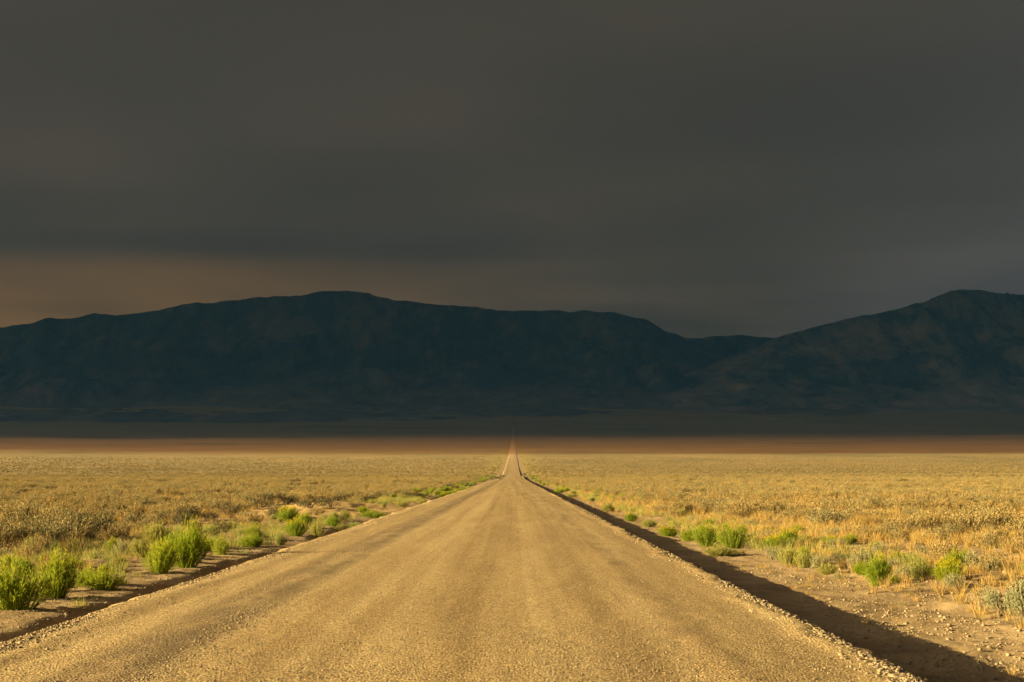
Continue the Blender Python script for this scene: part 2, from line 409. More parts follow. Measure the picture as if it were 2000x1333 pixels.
sky_l = [(-900, 640), (-600, 610), (-350, 642), (-150, 630), (0, 637), (60, 632), (95, 620), (130, 624), (180, 614), (240, 616), (300, 607), (340, 598), (380, 591), (430, 590), (500, 582), (580, 576), (640, 569), (670, 567), (710, 572), (760, 586), (810, 592), (880, 596), (950, 604), (970, 608), (1040, 608), (1110, 610), (1150, 606), (1190, 608), (1240, 621), (1290, 645), (1315, 657)]
sky_s = [(1200, 662), (1315, 659), (1360, 660), (1420, 657), (1460, 655), (1510, 659), (1600, 670), (1800, 690)]
sky_r = [(1420, 700), (1470, 676), (1510, 660), (1520, 657), (1560, 645), (1610, 631), (1660, 622), (1720, 608), (1790, 592), (1830, 577), (1870, 566), (1905, 568), (1945, 574), (2000, 577), (2120, 590), (2300, 570), (2600, 600), (3000, 640)]
def spur(px, row, dist, length, drift, zend, k=5, seed=0):
    a = sight(px, row, dist); out = []
    rr = random.Random(seed)
    for i in range(k + 1):
        t = i / k
        out.append((a[0] + drift * t + rr.uniform(-60, 60) * (i > 0), a[1] - length * t, a[2] - 25 + (zend - a[2] + 25) * t ** .8))
    return out
left = [([sight(p, r, 10800) for p, r in sky_l], 1050, False), ([sight(p, r, 11900) for p, r in sky_s], 1100, False)]
for i, (p, r, ln, dr, ze) in enumerate([(-300, 640, 1500, 100, 420), (60, 632, 1500, 260, 400), (300, 607, 1600, -200, 420), (430, 590, 1900, -350, 380), (580, 577, 1700, 120, 430), (670, 568, 2000, 420, 360), (670, 568, 1700, -300, 430), (810, 592, 1700, 200, 400), (950, 604, 1800, -120, 390), (1110, 610, 1700, 260, 400), (1150, 612, 1900, 420, 380)]):
    left.append((spur(p, r, 10800, ln, dr, ze, 6, i), 420, True))
left.append(([sight(p, r, 9400) for p, r in ((-500, 660), (-200, 648), (0, 646), (140, 645), (250, 690), (430, 745))], 520, True))
left.append(([sight(p, r, 9300) for p, r in ((560, 775), (640, 752), (720, 775))], 420, True))
left.append(skirt(left[0][0], 235, .30, 1900))
tag(build_mountains('mountain_range', left, 235, -8000, 4200, 6400, 14500, 420, 230, M_MTL, 70, 230), kind='structure')
right = [([sight(p, r, 9900) for p, r in sky_r], 900, False)]
for i, (p, r, ln, dr, ze) in enumerate([(1610, 631, 1000, -150, 420), (1720, 608, 1100, -250, 430), (1830, 577, 1300, -300, 400), (1870, 566, 1400, 150, 420), (1945, 574, 1300, 300, 410), (2000, 577, 1400, 500, 400), (2200, 580, 1400, 500, 400)]):
    right.append((spur(p, r, 9900, ln, dr, ze, 6, 40 + i), 380, True))
right.append(([sight(p, r, 9000) for p, r in ((1560, 765), (1680, 712), (1790, 679), (1880, 716), (1990, 765))], 420, True))
right.append(([sight(p, r, 9300) for p, r in ((1300, 770), (1420, 735), (1500, 725), (1600, 745))], 420, True))
right.append(skirt(right[0][0], 235, .30, 1500))
tag(build_mountains('mountain', right, 235, 600, 8200, 6400, 12500, 300, 200, M_MTR, 90, 210), kind='structure')

def build_cloud():
    nx, ny = 150, 170
    xs = np.linspace(-36000, 30000, nx); ys = -16000 + np.linspace(0, 1, ny) * 63200; X, Y = np.meshgrid(xs, ys)
    bot = 1660 + 70 * fbm(X / 4000, Y / 2500, 101, 3)
    taper = smooth(-1100, 1800, Y + 2 * np.maximum(X + 3600, 0)) * smooth(-16000, -14000, Y) * (1 - smooth(43000, 47200, Y)) * smooth(-36000, -33000, X) * (1 - smooth(27000, 30000, X))
    topz = bot + 8 + 240 * taper * (1 + .3 * fbm(X / 3000, Y / 3000, 103, 3))
    v = np.concatenate([np.stack([X.ravel(), Y.ravel(), bot.ravel()], 1), np.stack([X.ravel(), Y.ravel(), topz.ravel()], 1)])
    f = grid_faces(nx, ny); n = nx * ny
    rim = [f[:, ::-1], f + n]
    e = np.concatenate([np.arange(nx), np.arange(1, ny) * nx + nx - 1, (ny - 1) * nx + np.arange(nx - 2, -1, -1), np.arange(ny - 2, 0, -1) * nx])
    e2 = np.roll(e, -1)
    rim.append(np.stack([e, e2, e2 + n, e + n], 1))
    return mesh_obj('sky', v, np.concatenate(rim), m_cloud(), None, True)
tag(build_cloud(), kind='structure')

def build_haze():
    x0, x1, y0, y1, z0, z1 = -14500, 14500, -900, 15000, -60, 1420
    v = [(x, y, z) for z in (z0, z1) for y in (y0, y1) for x in (x0, x1)]
    f = [(0, 2, 3, 1), (4, 5, 7, 6), (0, 1, 5, 4), (2, 6, 7, 3), (0, 4, 6, 2), (1, 3, 7, 5)]
    t = NT('thin blue air'); pv = t.n('ShaderNodeVolumePrincipled'); pv.inputs['Color'].default_value = (.085, .37, 1.0, 1); pv.inputs['Density'].default_value = HAZE
    t.l(pv.outputs[0], t.out.inputs['Volume'])
    return tag(mesh_obj('haze', v, f, t.m), kind='stuff', label='thin blue evening air over the whole valley', cat='haze')
HAZE = 1.4e-5
build_haze()

# ------------------------------------------------------------------ plants
def ribbons(paths, widths, facing=None):
    """thin tapering blades along paths: list of (k,3) arrays"""
    V = []; F = []
    for p, w in zip(paths, widths):
        p = np.asarray(p); k = len(p); a = rng.uniform(0, 2 * PI)
        side = np.array([math.cos(a), math.sin(a), 0]); b = len(V)
        for i in range(k):
            ww = w * (1 - .75 * i / (k - 1)) * .5
            V.append(p[i] - side * ww); V.append(p[i] + side * ww)
        for i in range(k - 1): F.append((b + 2 * i, b + 2 * i + 1, b + 2 * i + 3, b + 2 * i + 2))
    return V, F
def leaf_quads(pts, dirs, length, width):
    pts = np.asarray(pts); n = len(pts); d = np.asarray(dirs); d = d / np.linalg.norm(d, axis=1)[:, None]
    r = rng.normal(size=(n, 3)); s = np.cross(d, r); s /= np.linalg.norm(s, axis=1)[:, None]
    L = (length * rng.uniform(.6, 1.3, n))[:, None]; W = (width * rng.uniform(.7, 1.3, n))[:, None] * .5
    a = pts; b = pts + d * L * .55 + s * W; c = pts + d * L; e = pts + d * L * .55 - s * W
    V = np.stack([a, b, c, e], 1).reshape(-1, 3); F = np.arange(4 * n).reshape(n, 4)
    return V, F
def tubes(paths, radii, sides=4):
    V = []; F = []
    for p, r in zip(paths, radii):
        b = len(V); k = len(p)
        for i in range(k):
            rr = r * (1 - .7 * i / (k - 1))
            for s in range(sides):
                a = 2 * PI * s / sides; V.append((p[i][0] + rr * math.cos(a), p[i][1] + rr * math.sin(a), p[i][2]))
        for i in range(k - 1):
            for s in range(sides):
                F.append((b + i * sides + s, b + i * sides + (s + 1) % sides, b + (i + 1) * sides + (s + 1) % sides, b + (i + 1) * sides + s))
    return V, F
def mesh_only(name, V, F, mat):
    me = bpy.data.meshes.new(name); me.from_pydata([tuple(v) for v in V], [], [tuple(int(i) for i in f) for f in F]); me.update(); me.materials.append(mat); return me

def sage_meshes(mat, shoots=170, leaves=16, r=.5, h=.62, open_=.0, stiff=.5):
    """unit sagebrush: gnarled stems, upright shoots crowded with small grey leaves in uneven clumps"""
    clumps = [(rng.uniform(0, 2 * PI), rng.uniform(.15, 1) ** .6 * r * .72, rng.uniform(.55, 1) * h) for _ in range(9)]
    P = []; D = []; br = []; rad = []
    for k, (a, q, hh) in enumerate(clumps):
        cx, cy = q * math.cos(a), q * math.sin(a); zz = hh * (1 - .35 * (q / r) ** 2)
        mid = (cx * .45 + rng.normal(0, .03), cy * .45 + rng.normal(0, .03), zz * .35)
        br.append([(rng.normal(0, .03), rng.normal(0, .03), -.05), mid, (cx, cy, zz * .8)]); rad.append(.022)
        for s in range(shoots // 9):
            bx = cx + rng.normal(0, .085); by = cy + rng.normal(0, .085); bz = zz * rng.uniform(.0, .72)
            out = np.array([bx * .9 + rng.normal(0, .10), by * .9 + rng.normal(0, .10), stiff + rng.uniform(0, .35)]); out /= np.linalg.norm(out)
            L = rng.uniform(.14, .30)
            for j in range(leaves):
                t = (j + rng.uniform(0, 1)) / leaves
                P.append((bx + out[0] * L * t, by + out[1] * L * t, bz + out[2] * L * t))
                D.append(out + rng.normal(0, .45, 3))
    V, F = leaf_quads(P, D, .052, .016)
    fol = mesh_only('foliage', V, F, mat)
    V, F = tubes(br, rad); wood = mesh_only('branches', V, F, M_BARK)
    return [('foliage', fol), ('branches', wood)]
def rabbit_meshes(mat, stems=460, r=.46, h=.75, flowers=0):
    """unit rabbitbrush: a dense fan of thin upright green stems"""
    paths = []; w = []; P = []; D = []; FP = []
    fans = [(rng.uniform(0, 2 * PI), rng.uniform(.1, .62) * r, rng.uniform(.62, 1.05), rng.uniform(.42, .62) * r) for _ in range(7)]
    for i in range(stems):
        fa, fq, fh, fr = fans[int(rng.integers(7))]
        a = rng.uniform(0, 2 * PI); q = math.sqrt(rng.uniform(0, 1))
        hh = h * fh * (1 - .45 * (fq / r) ** 2) * (1 - .42 * q ** 2) * rng.uniform(.55, 1.06)
        cx, cy = fq * math.cos(fa), fq * math.sin(fa); rr = fr * q
        b0 = np.array([cx * .55 + rr * .25 * math.cos(a) + rng.normal(0, .025), cy * .55 + rr * .25 * math.sin(a) + rng.normal(0, .025), -.04])
        tip = np.array([cx * 1.05 + rr * math.cos(a), cy * 1.05 + rr * math.sin(a), hh]) + rng.normal(0, .03, 3)
        mid = b0 * .5 + tip * .5 + np.array([math.cos(a), math.sin(a), 0]) * rr * .10
        paths.append([b0, mid, tip]); w.append(.011)
        for j in range(9):
            t = rng.uniform(.42, 1.0); p = mid + (tip - mid) * ((t - .42) / .58)
            P.append(p); D.append((tip - mid) / (np.linalg.norm(tip - mid) + 1e-6) + rng.normal(0, .38, 3))
        if flowers and hh > h * .55 and rng.uniform() < flowers:
            for _ in range(7): FP.append(tip + rng.normal(0, .022, 3))
    V, F = ribbons(paths, w); n = len(V)
    V2, F2 = leaf_quads(P, D, .07, .009)
    fol = mesh_only('foliage', list(V) + list(V2), list(F) + [tuple(int(q) + n for q in f) for f in F2], mat)
    out = [('foliage', fol)]
    br = []
    for k in range(7):
        a = rng.uniform(0, 2 * PI); br.append([(0, 0, -.05), (.05 * math.cos(a), .05 * math.sin(a), .06), (.13 * math.cos(a), .13 * math.sin(a), .2)])
    V, F = tubes(br, [.014] * 7); out.append(('branches', mesh_only('branches', V, F, M_BARK)))
    if FP:
        V, F = leaf_quads(FP, rng.normal(0, 1, (len(FP), 3)) + np.array([0, 0, .8]), .03, .022); out.append(('flowers', mesh_only('flowers', V, F, M_YELLOW)))
    return out
def grass_mesh(mat, blades=46, r=.14, h=.30, name='blades'):
    paths = []; w = []
    for i in range(blades):
        a = rng.uniform(0, 2 * PI); q = rng.uniform(0, 1) ** .7 * r; hh = h * rng.uniform(.45, 1.1); lean = rng.uniform(.1, .55) * hh
        b0 = np.array([q * .6 * math.cos(a), q * .6 * math.sin(a), -.02]); tip = b0 + np.array([lean * math.cos(a) + rng.normal(0, .03), lean * math.sin(a) + rng.normal(0, .03), hh])
        mid = (b0 + tip) / 2 + np.array([0, 0, .08 * hh]) - np.array([math.cos(a), math.sin(a), 0]) * lean * .15
        paths.append([b0, mid, tip]); w.append(.008)
    V, F = ribbons(paths, w); return mesh_only(name, V, F, mat)
def dead_meshes():
    """bleached dead shrub: bare forking twigs"""
    paths = []; rad = []
    for i in range(26):
        a = rng.uniform(0, 2 * PI); q = rng.uniform(.15, .5); hh = rng.uniform(.15, .6)
        tip = np.array([q * math.cos(a), q * math.sin(a), hh]); mid = tip * .5 + rng.normal(0, .04, 3)
        paths.append([np.array([0, 0, -.04]), mid, tip]); rad.append(.011)
        for j in range(5):
            t = rng.uniform(.4, 1); b0 = mid + (tip - mid) * t; e = b0 + rng.normal(0, .11, 3) + np.array([0, 0, .06])
            paths.append([b0, (b0 + e) / 2 + rng.normal(0, .015, 3), e]); rad.append(.005)
    V, F = tubes(paths, rad, 3); return [('branches', mesh_only('branches', V, F, M_DEAD)), ('dry_leaves', grass_mesh(M_DEAD, 60, .30, .26, 'dry_leaves'))]

SAGE = [sage_meshes(M_SAGE) for _ in range(5)]
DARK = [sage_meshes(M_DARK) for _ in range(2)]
SILVER = [sage_meshes(M_SILVER, 130, 16, .5, .62, 0, .8) for _ in range(3)]
GREEN = [rabbit_meshes(M_GREEN) for _ in range(3)]
GREENF = [rabbit_meshes(M_GREEN, 420, .46, .75, .5) for _ in range(2)]
PALE = [rabbit_meshes(M_PALE, 380, .46, .72) for _ in range(2)]
DEAD = [dead_meshes() for _ in range(2)]

def plant(name, parts, loc, rz, sc, label, cat, group=None, tilt=0.0):
    o = bpy.data.objects.new(name, None); C.objects.link(o); o.empty_display_size = .1
    o.location = loc; o.rotation_euler = (tilt, 0, rz); o.scale = sc
    tag(o, label, cat, group)
    for nm, me in parts:
        p = bpy.data.objects.new(nm, me); C.objects.link(p); p.parent = o
        if nm == 'flowers': p['kind'] = 'stuff'
    return o
occupied = []
def put(kind, px, row, wpx, hpx, label, name=None, cat=None, group=None):
    pool, nm, ct, ur, uh = {'green': (GREEN, 'rabbitbrush', 'shrub', .46, .75), 'flower': (GREENF, 'rabbitbrush', 'shrub', .46, .75), 'pale': (PALE, 'rabbitbrush', 'shrub', .46, .72),
                    'sage': (SAGE, 'sagebrush', 'shrub', .5, .68), 'dark': (DARK, 'sagebrush', 'shrub', .5, .68), 'silver': (SILVER, 'sagebrush', 'shrub', .5, .70), 'dead': (DEAD, 'dead_brush', 'shrub', .5, .6)}[kind]
    x, y, z = at(px, row); k = y / FPX
    s = wpx * k / (2 * ur) * (1.2 if nm == 'rabbitbrush' else 1.05); sz = hpx * k / uh
    occupied.append((x, y, wpx * k * .5))
    return plant(nm, pool[len(occupied) % len(pool)], (x, y, z - .01), rng.uniform(0, 2 * PI), (s, s, sz), label, ct, group)

# --- left roadside
put('green', 22, 1190, 125, 118, 'tall bright green rabbitbrush cut by the left edge of the picture', group='green shrubs left of the road')
put('green', 98, 1168, 105, 98, 'dense bright green rabbitbrush just right of the leftmost green shrub', group='green shrubs left of the road')
put('green', 195, 1152, 90, 52, 'low spreading green rabbitbrush between the two tallest green clumps', group='green shrubs left of the road')
put('green', 352, 1108, 96, 105, 'tall yellow-green rabbitbrush at the middle of the left verge', group='green shrubs left of the road')
put('green', 303, 1120, 80, 68, 'rounded green rabbitbrush standing in front of the tall yellow-green one', group='green shrubs left of the road')
put('green', 425, 1084, 42, 44, 'small fan-shaped green rabbitbrush beside the leaning dead branch', group='green shrubs left of the road')
put('green', 492, 1069, 58, 34, 'low green rabbitbrush above the roadside ditch, beyond the dead branch', group='green shrubs left of the road')
put('pale', 540, 1066, 30, 32, 'narrow pale green shrub at the far end of the ditch shadow', group='green shrubs left of the road')
put('flower', 570, 1047, 48, 42, 'yellow-tipped rabbitbrush where the ditch shadow ends', group='green shrubs left of the road')
put('pale', 616, 1052, 36, 38, 'soft pale green shrub close to the road, past the ditch shadow', group='green shrubs left of the road')
put('green', 588, 1032, 40, 34, 'mid green shrub behind the yellow-tipped one left of the road', group='green shrubs left of the road')
put('flower', 557, 1018, 48, 36, 'yellowish shrub in front of the dark sagebrush row on the left', group='green shrubs left of the road')
put('green', 640, 1028, 34, 26, 'small green shrub below the bare sand bank', group='green shrubs left of the road')
put('pale', 660, 1040, 40, 22, 'low pale shrub at the road edge below the sand bank', group='green shrubs left of the road')
put('pale', 690, 1036, 44, 20, 'wide low pale shrub right beside the gravel below the sand bank', group='green shrubs left of the road')
put('green', 728, 1012, 56, 20, 'wide flat green shrub in front of the sand bank', group='green shrubs left of the road')
put('green', 705, 1002, 30, 14, 'little green tuft of shrub on the foot of the sand bank', group='green shrubs left of the road')
put('pale', 742, 991, 14, 13, 'tiny lone shrub growing on the bare sand bank', group='green shrubs left of the road')
put('pale', 778, 990, 34, 14, 'pale shrub at the far end of the sand bank', group='green shrubs left of the road')
put('green', 862, 975, 40, 16, 'bright green shrub far along the left road edge', group='green shrubs left of the road')
put('green', 880, 968, 34, 13, 'bright green shrub beyond the sand bank, second along the far left edge', group='green shrubs left of the road')
put('green', 905, 960, 32, 11, 'small bright green shrub near the distant left bend of the road edge', group='green shrubs left of the road')
put('pale', 822, 985, 36, 12, 'pale green shrub between the sand bank and the far bright green row', group='green shrubs left of the road')
put('pale', 270, 1088, 48, 42, 'pale yellow-green shrub behind the rounded green rabbitbrush', group='green shrubs left of the road')
put('pale', 295, 1066, 62, 58, 'pale shrub rising behind the tall yellow-green rabbitbrush', group='green shrubs left of the road')
put('pale', 400, 1046, 46, 26, 'low yellow-green shrub behind the leaning dead branch', group='green shrubs left of the road')
# --- left sagebrush rows
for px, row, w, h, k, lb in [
    (18, 1068, 90, 64, 'dark', 'dark sagebrush at the left edge behind the tallest green shrub'),
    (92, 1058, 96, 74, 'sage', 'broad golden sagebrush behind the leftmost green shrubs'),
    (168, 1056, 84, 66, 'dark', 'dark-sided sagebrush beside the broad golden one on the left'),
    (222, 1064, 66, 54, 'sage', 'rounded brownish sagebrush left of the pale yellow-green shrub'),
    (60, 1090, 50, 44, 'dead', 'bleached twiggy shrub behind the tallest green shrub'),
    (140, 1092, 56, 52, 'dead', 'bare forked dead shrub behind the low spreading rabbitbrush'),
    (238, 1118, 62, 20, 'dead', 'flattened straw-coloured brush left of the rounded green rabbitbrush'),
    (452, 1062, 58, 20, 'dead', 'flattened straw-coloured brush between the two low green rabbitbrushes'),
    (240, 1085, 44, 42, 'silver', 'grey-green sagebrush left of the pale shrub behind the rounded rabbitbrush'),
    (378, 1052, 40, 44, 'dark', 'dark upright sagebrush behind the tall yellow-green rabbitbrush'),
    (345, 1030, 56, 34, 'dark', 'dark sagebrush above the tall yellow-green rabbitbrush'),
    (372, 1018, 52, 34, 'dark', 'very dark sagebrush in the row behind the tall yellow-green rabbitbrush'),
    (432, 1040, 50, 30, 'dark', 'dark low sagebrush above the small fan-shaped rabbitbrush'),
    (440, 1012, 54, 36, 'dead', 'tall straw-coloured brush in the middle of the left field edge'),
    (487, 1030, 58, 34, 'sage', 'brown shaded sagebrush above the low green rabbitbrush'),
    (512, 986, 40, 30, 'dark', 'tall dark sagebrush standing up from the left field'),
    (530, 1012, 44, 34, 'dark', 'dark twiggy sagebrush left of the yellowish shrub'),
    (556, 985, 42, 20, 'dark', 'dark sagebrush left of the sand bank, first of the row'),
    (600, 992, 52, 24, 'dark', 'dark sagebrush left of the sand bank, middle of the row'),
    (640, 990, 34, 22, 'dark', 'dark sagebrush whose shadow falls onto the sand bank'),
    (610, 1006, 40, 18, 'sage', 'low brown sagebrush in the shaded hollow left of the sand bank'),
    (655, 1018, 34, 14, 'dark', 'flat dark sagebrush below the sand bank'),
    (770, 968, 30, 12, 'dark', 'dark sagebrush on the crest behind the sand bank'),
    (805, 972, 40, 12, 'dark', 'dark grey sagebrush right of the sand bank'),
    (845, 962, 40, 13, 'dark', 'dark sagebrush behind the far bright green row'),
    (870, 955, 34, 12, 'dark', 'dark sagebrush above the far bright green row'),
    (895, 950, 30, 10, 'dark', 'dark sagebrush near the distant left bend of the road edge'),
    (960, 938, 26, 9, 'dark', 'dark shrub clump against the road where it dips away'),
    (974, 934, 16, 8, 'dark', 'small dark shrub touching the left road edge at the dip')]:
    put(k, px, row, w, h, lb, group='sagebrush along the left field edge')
# --- right roadside
R = 'shrubs along the right verge'
for px, row, w, h, k, lb in [
    (1378, 1066, 72, 46, 'green', 'rounded green shrub, left of a pair on the right verge'),
    (1424, 1070, 60, 56, 'green', 'dark-sided green shrub, right of a pair on the right verge'),
    (1400, 1086, 90, 24, 'pale', 'low pale shrub in front of the green pair on the right verge'),
    (1302, 1048, 46, 26, 'flower', 'yellow-green shrub left of the green pair on the right verge'),
    (1340, 1056, 46, 28, 'green', 'small green shrub nearest left of the green pair'),
    (1262, 1030, 40, 20, 'pale', 'faint green shrub far up the right verge'),
    (1226, 1019, 34, 20, 'green', 'small green shrub next to the shadow edge far up the right verge'),
    (1180, 1000, 34, 16, 'pale', 'grey-green shrub beyond the far end of the wide shadow'),
    (1086, 963, 22, 10, 'green', 'tiny green shrub beside the far right road edge'),
    (1112, 972, 26, 10, 'pale', 'tiny pale shrub beside the far right road edge'),
    (1018, 930, 8, 7, 'dark', 'lone dark shrub at the right of the road dip'),
    (1537, 1064, 44, 40, 'flower', 'bright yellow flowering rabbitbrush on the right'),
    (1508, 1072, 56, 34, 'flower', 'green shrub with a few yellow heads left of the bright yellow one'),
    (1566, 1062, 34, 24, 'pale', 'yellowish shrub right of the bright yellow rabbitbrush'),
    (1620, 1064, 36, 22, 'flower', 'small yellow-green shrub standing alone in orange grass'),
    (1504, 1094, 34, 36, 'silver', 'pale silvery sagebrush left of the soft green verge shrubs'),
    (1535, 1106, 50, 46, 'pale', 'soft grey-green feathery shrub on the right verge'),
    (1566, 1108, 44, 40, 'pale', 'soft pale shrub between the feathery one and the striped silver sagebrush'),
    (1597, 1112, 40, 40, 'silver', 'small upright silvery sagebrush with dark gaps on the right verge'),
    (1642, 1108, 40, 38, 'dark', 'dark sagebrush in front of the orange grass on the right'),
    (1676, 1118, 62, 58, 'silver', 'pale bushy sagebrush left of the bright green verge shrub'),
    (1710, 1142, 64, 64, 'green', 'bright green fan-shaped rabbitbrush on the right verge'),
    (1762, 1134, 44, 46, 'silver', 'grey sagebrush right of the bright green fan-shaped shrub'),
    (1792, 1132, 54, 56, 'pale', 'blue-green shrub between two bright green rabbitbrushes'),
    (1846, 1134, 70, 52, 'flower', 'bright yellow-green rabbitbrush among silver sagebrush on the right'),
    (1866, 1152, 58, 46, 'silver', 'silver sagebrush in front of the yellow-green rabbitbrush'),
    (1912, 1118, 78, 50, 'silver', 'wide silver sagebrush behind the right verge with bare dirt under it'),
    (1938, 1116, 44, 28, 'dark', 'dark little sagebrush at the right end of the silver row'),
    (1955, 1200, 90, 70, 'silver', 'large silver-green sagebrush at the right edge, nearest the road'),
    (1995, 1206, 80, 92, 'silver', 'large sagebrush cut by the right edge of the picture'),
    (1756, 1182, 20, 10, 'silver', 'tiny grey tuft alone on the bare stony verge'),
    (1820, 1160, 50, 22, 'dead', 'low straw-coloured brush on the stony verge'),
    (1700, 1085, 46, 26, 'sage', 'small sagebrush in orange grass behind the bright green fan-shaped shrub'),
    (1985, 1080, 50, 36, 'sage', 'dull brown sagebrush at the right edge in orange grass')]:
    put(k, px, row, w, h, lb, group=R)

# --- small countable shrubs that fill the green belts
def belt(n, side, x0, x1, y0, y1, pools, label, group):
    k = 0; tr = 0
    while k < n and tr < 6000:
        tr += 1; y = 1 / rng.uniform(1 / y1, 1 / y0); x = side * rng.uniform(x0, x1)
        if abs(x - EYE[0]) > .37 * y or (side < 0 and 62 < y < 86 and x < -6.2): continue
        r = rng.uniform(.13, .34)
        if any((x - a) ** 2 + (y - b) ** 2 < (.7 * (r + c)) ** 2 for a, b, c in occupied): continue
        occupied.append((x, y, r)); k += 1; s_ = r / .46; pool = pools[int(rng.integers(len(pools)))]
        plant('rabbitbrush', pool[int(rng.integers(len(pool)))], (x, y, float(ground_z(x, y)) - .015), rng.uniform(0, 6.28), (s_, s_, s_ * rng.uniform(.6, 1.1)), label, 'shrub', group)
belt(62, -1, 6.0, 10.5, 21, 62, (GREEN, PALE, PALE, SILVER), 'one of the little shrubs filling the green belt along the left verge', 'little shrubs of the left green belt')
belt(70, 1, 6.8, 10.5, 25, 75, (GREEN, PALE, SILVER, SILVER), 'one of the little shrubs filling the green belt along the right verge', 'little shrubs of the right green belt')

# --- countable sagebrush of the open field
def free(x, y, r):
    return all((x - a) ** 2 + (y - b) ** 2 > (r + c) ** 2 * .7 for a, b, c in occupied)
def in_view(x, y, m=1.08): return abs(x - EYE[0]) < .36 * y * m + 1
count = {-1: 0, 1: 0}
tries = 0
while (count[-1] < 118 or count[1] < 112) and tries < 30000:
    tries += 1
    side = -1 if rng.uniform() < .5 else 1
    if count[side] >= (118 if side < 0 else 112): continue
    y = 18 + (92 - 18) * rng.uniform() ** .8
    x = EYE[0] + side * rng.uniform(.0, .37) * y
    if side < 0 and (x > -8.5 - .05 * y or y < 24): continue
    if side > 0 and (x < 9.5 + .03 * y or y < 42): continue
    if -13 < x < -5 and 60 < y < 88: continue
    r = rng.uniform(.30, .62) * (1.25 if y < 60 else 1.0)
    if not free(x, y, r * .8): continue
    occupied.append((x, y, r)); count[side] += 1
    s = r / .5
    plant('sagebrush', SAGE[int(rng.integers(5))], (x, y, float(ground_z(x, y)) - .02), rng.uniform(0, 2 * PI), (s, s, s * rng.uniform(.75, 1.1)),
          'one of many smaller sagebrush out in the open field left of the road' if side < 0 else 'one of many smaller sagebrush out in the open field right of the road',
          'shrub', 'sagebrush of the left field' if side < 0 else 'sagebrush of the right field')

# ------------------------------------------------------------------ stones, clods, branch
def stone_mesh(name, mat, seed, sub=2, rough=.35):
    import bmesh
    bm = bmesh.new(); bmesh.ops.create_icosphere(bm, subdivisions=sub, radius=.5); r = random.Random(seed)
    q = [Vector((r.uniform(-1, 1), r.uniform(-1, 1), r.uniform(-1, 1))).normalized() for _ in range(9)]; d = [r.uniform(.26, .48) for _ in q]
    for v in bm.verts:
        for n, k in zip(q, d):
            e = v.co.dot(n) - k
            if e > 0: v.co -= n * e * .9
        v.co *= 1 + r.uniform(-.06, .06) * rough * 2
        v.co.z *= .75
    me = bpy.data.meshes.new(name); bm.to_mesh(me); bm.free(); me.materials.append(mat); return me
STONES = [stone_mesh('stone', M_STONE, 200 + i) for i in range(6)]
def stone(px, row, size, label, onroad=False, i=0):
    x, y, z = at(px, row)
    if onroad: z = float(road_z(y)) - .03
    o = bpy.data.objects.new('stone', STONES[i % 6]); C.objects.link(o); o.location = (x, y, z + size * .2)
    o.rotation_euler = (rng.uniform(-.3, .3), rng.uniform(-.3, .3), rng.uniform(0, 6.28)); o.scale = (size, size * .85, size * .9)
    tag(o, label, 'stone', 'loose stones beside the road')
for i, (px, row, s, lb) in enumerate([
    (209, 1201, .085, 'squarish pale stone standing on the left road edge'), (196, 1204, .06, 'small flat stone just left of the squarish one'),
    (68, 1243, .06, 'pale stone on the left road edge near the corner'), (47, 1252, .085, 'long pale stone at the left road edge, nearest the corner'),
    (282, 1146, .05, 'small stone at the ditch rim on the left'), (1768, 1298, .085, 'large pale stone on the gravel ridge, lower right'),
    (1822, 1302, .07, 'reddish stone lying in the wide road shadow'), (1846, 1252, .075, 'pale stone on the lit verge beside the shadow edge'),
    (1783, 1142, .06, 'pale stone under the silver sagebrush row'), (1957, 1122, .13, 'whitish stone behind the wide silver sagebrush'),
    (1880, 1215, .05, 'pale stone in the middle of the stony verge'), (1604, 1133, .06, 'pale stone near the start of the stony verge'),
    (1925, 1268, .07, 'pale stone on the stony verge near the right corner'), (1690, 1160, .045, 'small stone at the foot of the bright green shrub')]):
    stone(px, row, s, lb, i=i)
def clod(px, row, size, label, i):
    x, y, z = at(px, row)
    me = stone_mesh('mud_clod', M_CLOD, 300 + i, 3, .9); o = bpy.data.objects.new('mud_clod', me); C.objects.link(o)
    o.location = (x, y, z + size * .18); o.scale = (size * 1.2, size, size * .8); o.rotation_euler = (.1, .2, i)
    tag(o, label, 'clod', 'mud clods in the ditch')
clod(118, 1196, .17, 'crumbled brown mud clod between the bush and the road', 0)
clod(150, 1112, .20, 'dark lump of dried mud behind the low spreading rabbitbrush', 1)
def dead_branch():
    x, y, z = at(396, 1060); o = bpy.data.objects.new('dead_branch', None); C.objects.link(o); o.location = (x, y, z)
    tag(o, 'bare brown dead branch leaning up to the right on the left verge', 'branch')
    V, F = tubes([[(-.28, 0, .02), (.05, .02, .13), (.33, .03, .32), (.47, .02, .40)]], [.034], 6); mesh_obj('trunk', V, F, M_BARK, o, True)
    V, F = tubes([[(.05, .02, .13), (.2, -.1, .14), (.36, -.16, .20)], [(-.1, .01, .06), (-.2, .1, .1), (-.34, .14, .09)]], [.016, .014], 5); mesh_obj('twigs', V, F, M_BARK, o, True)
dead_branch()

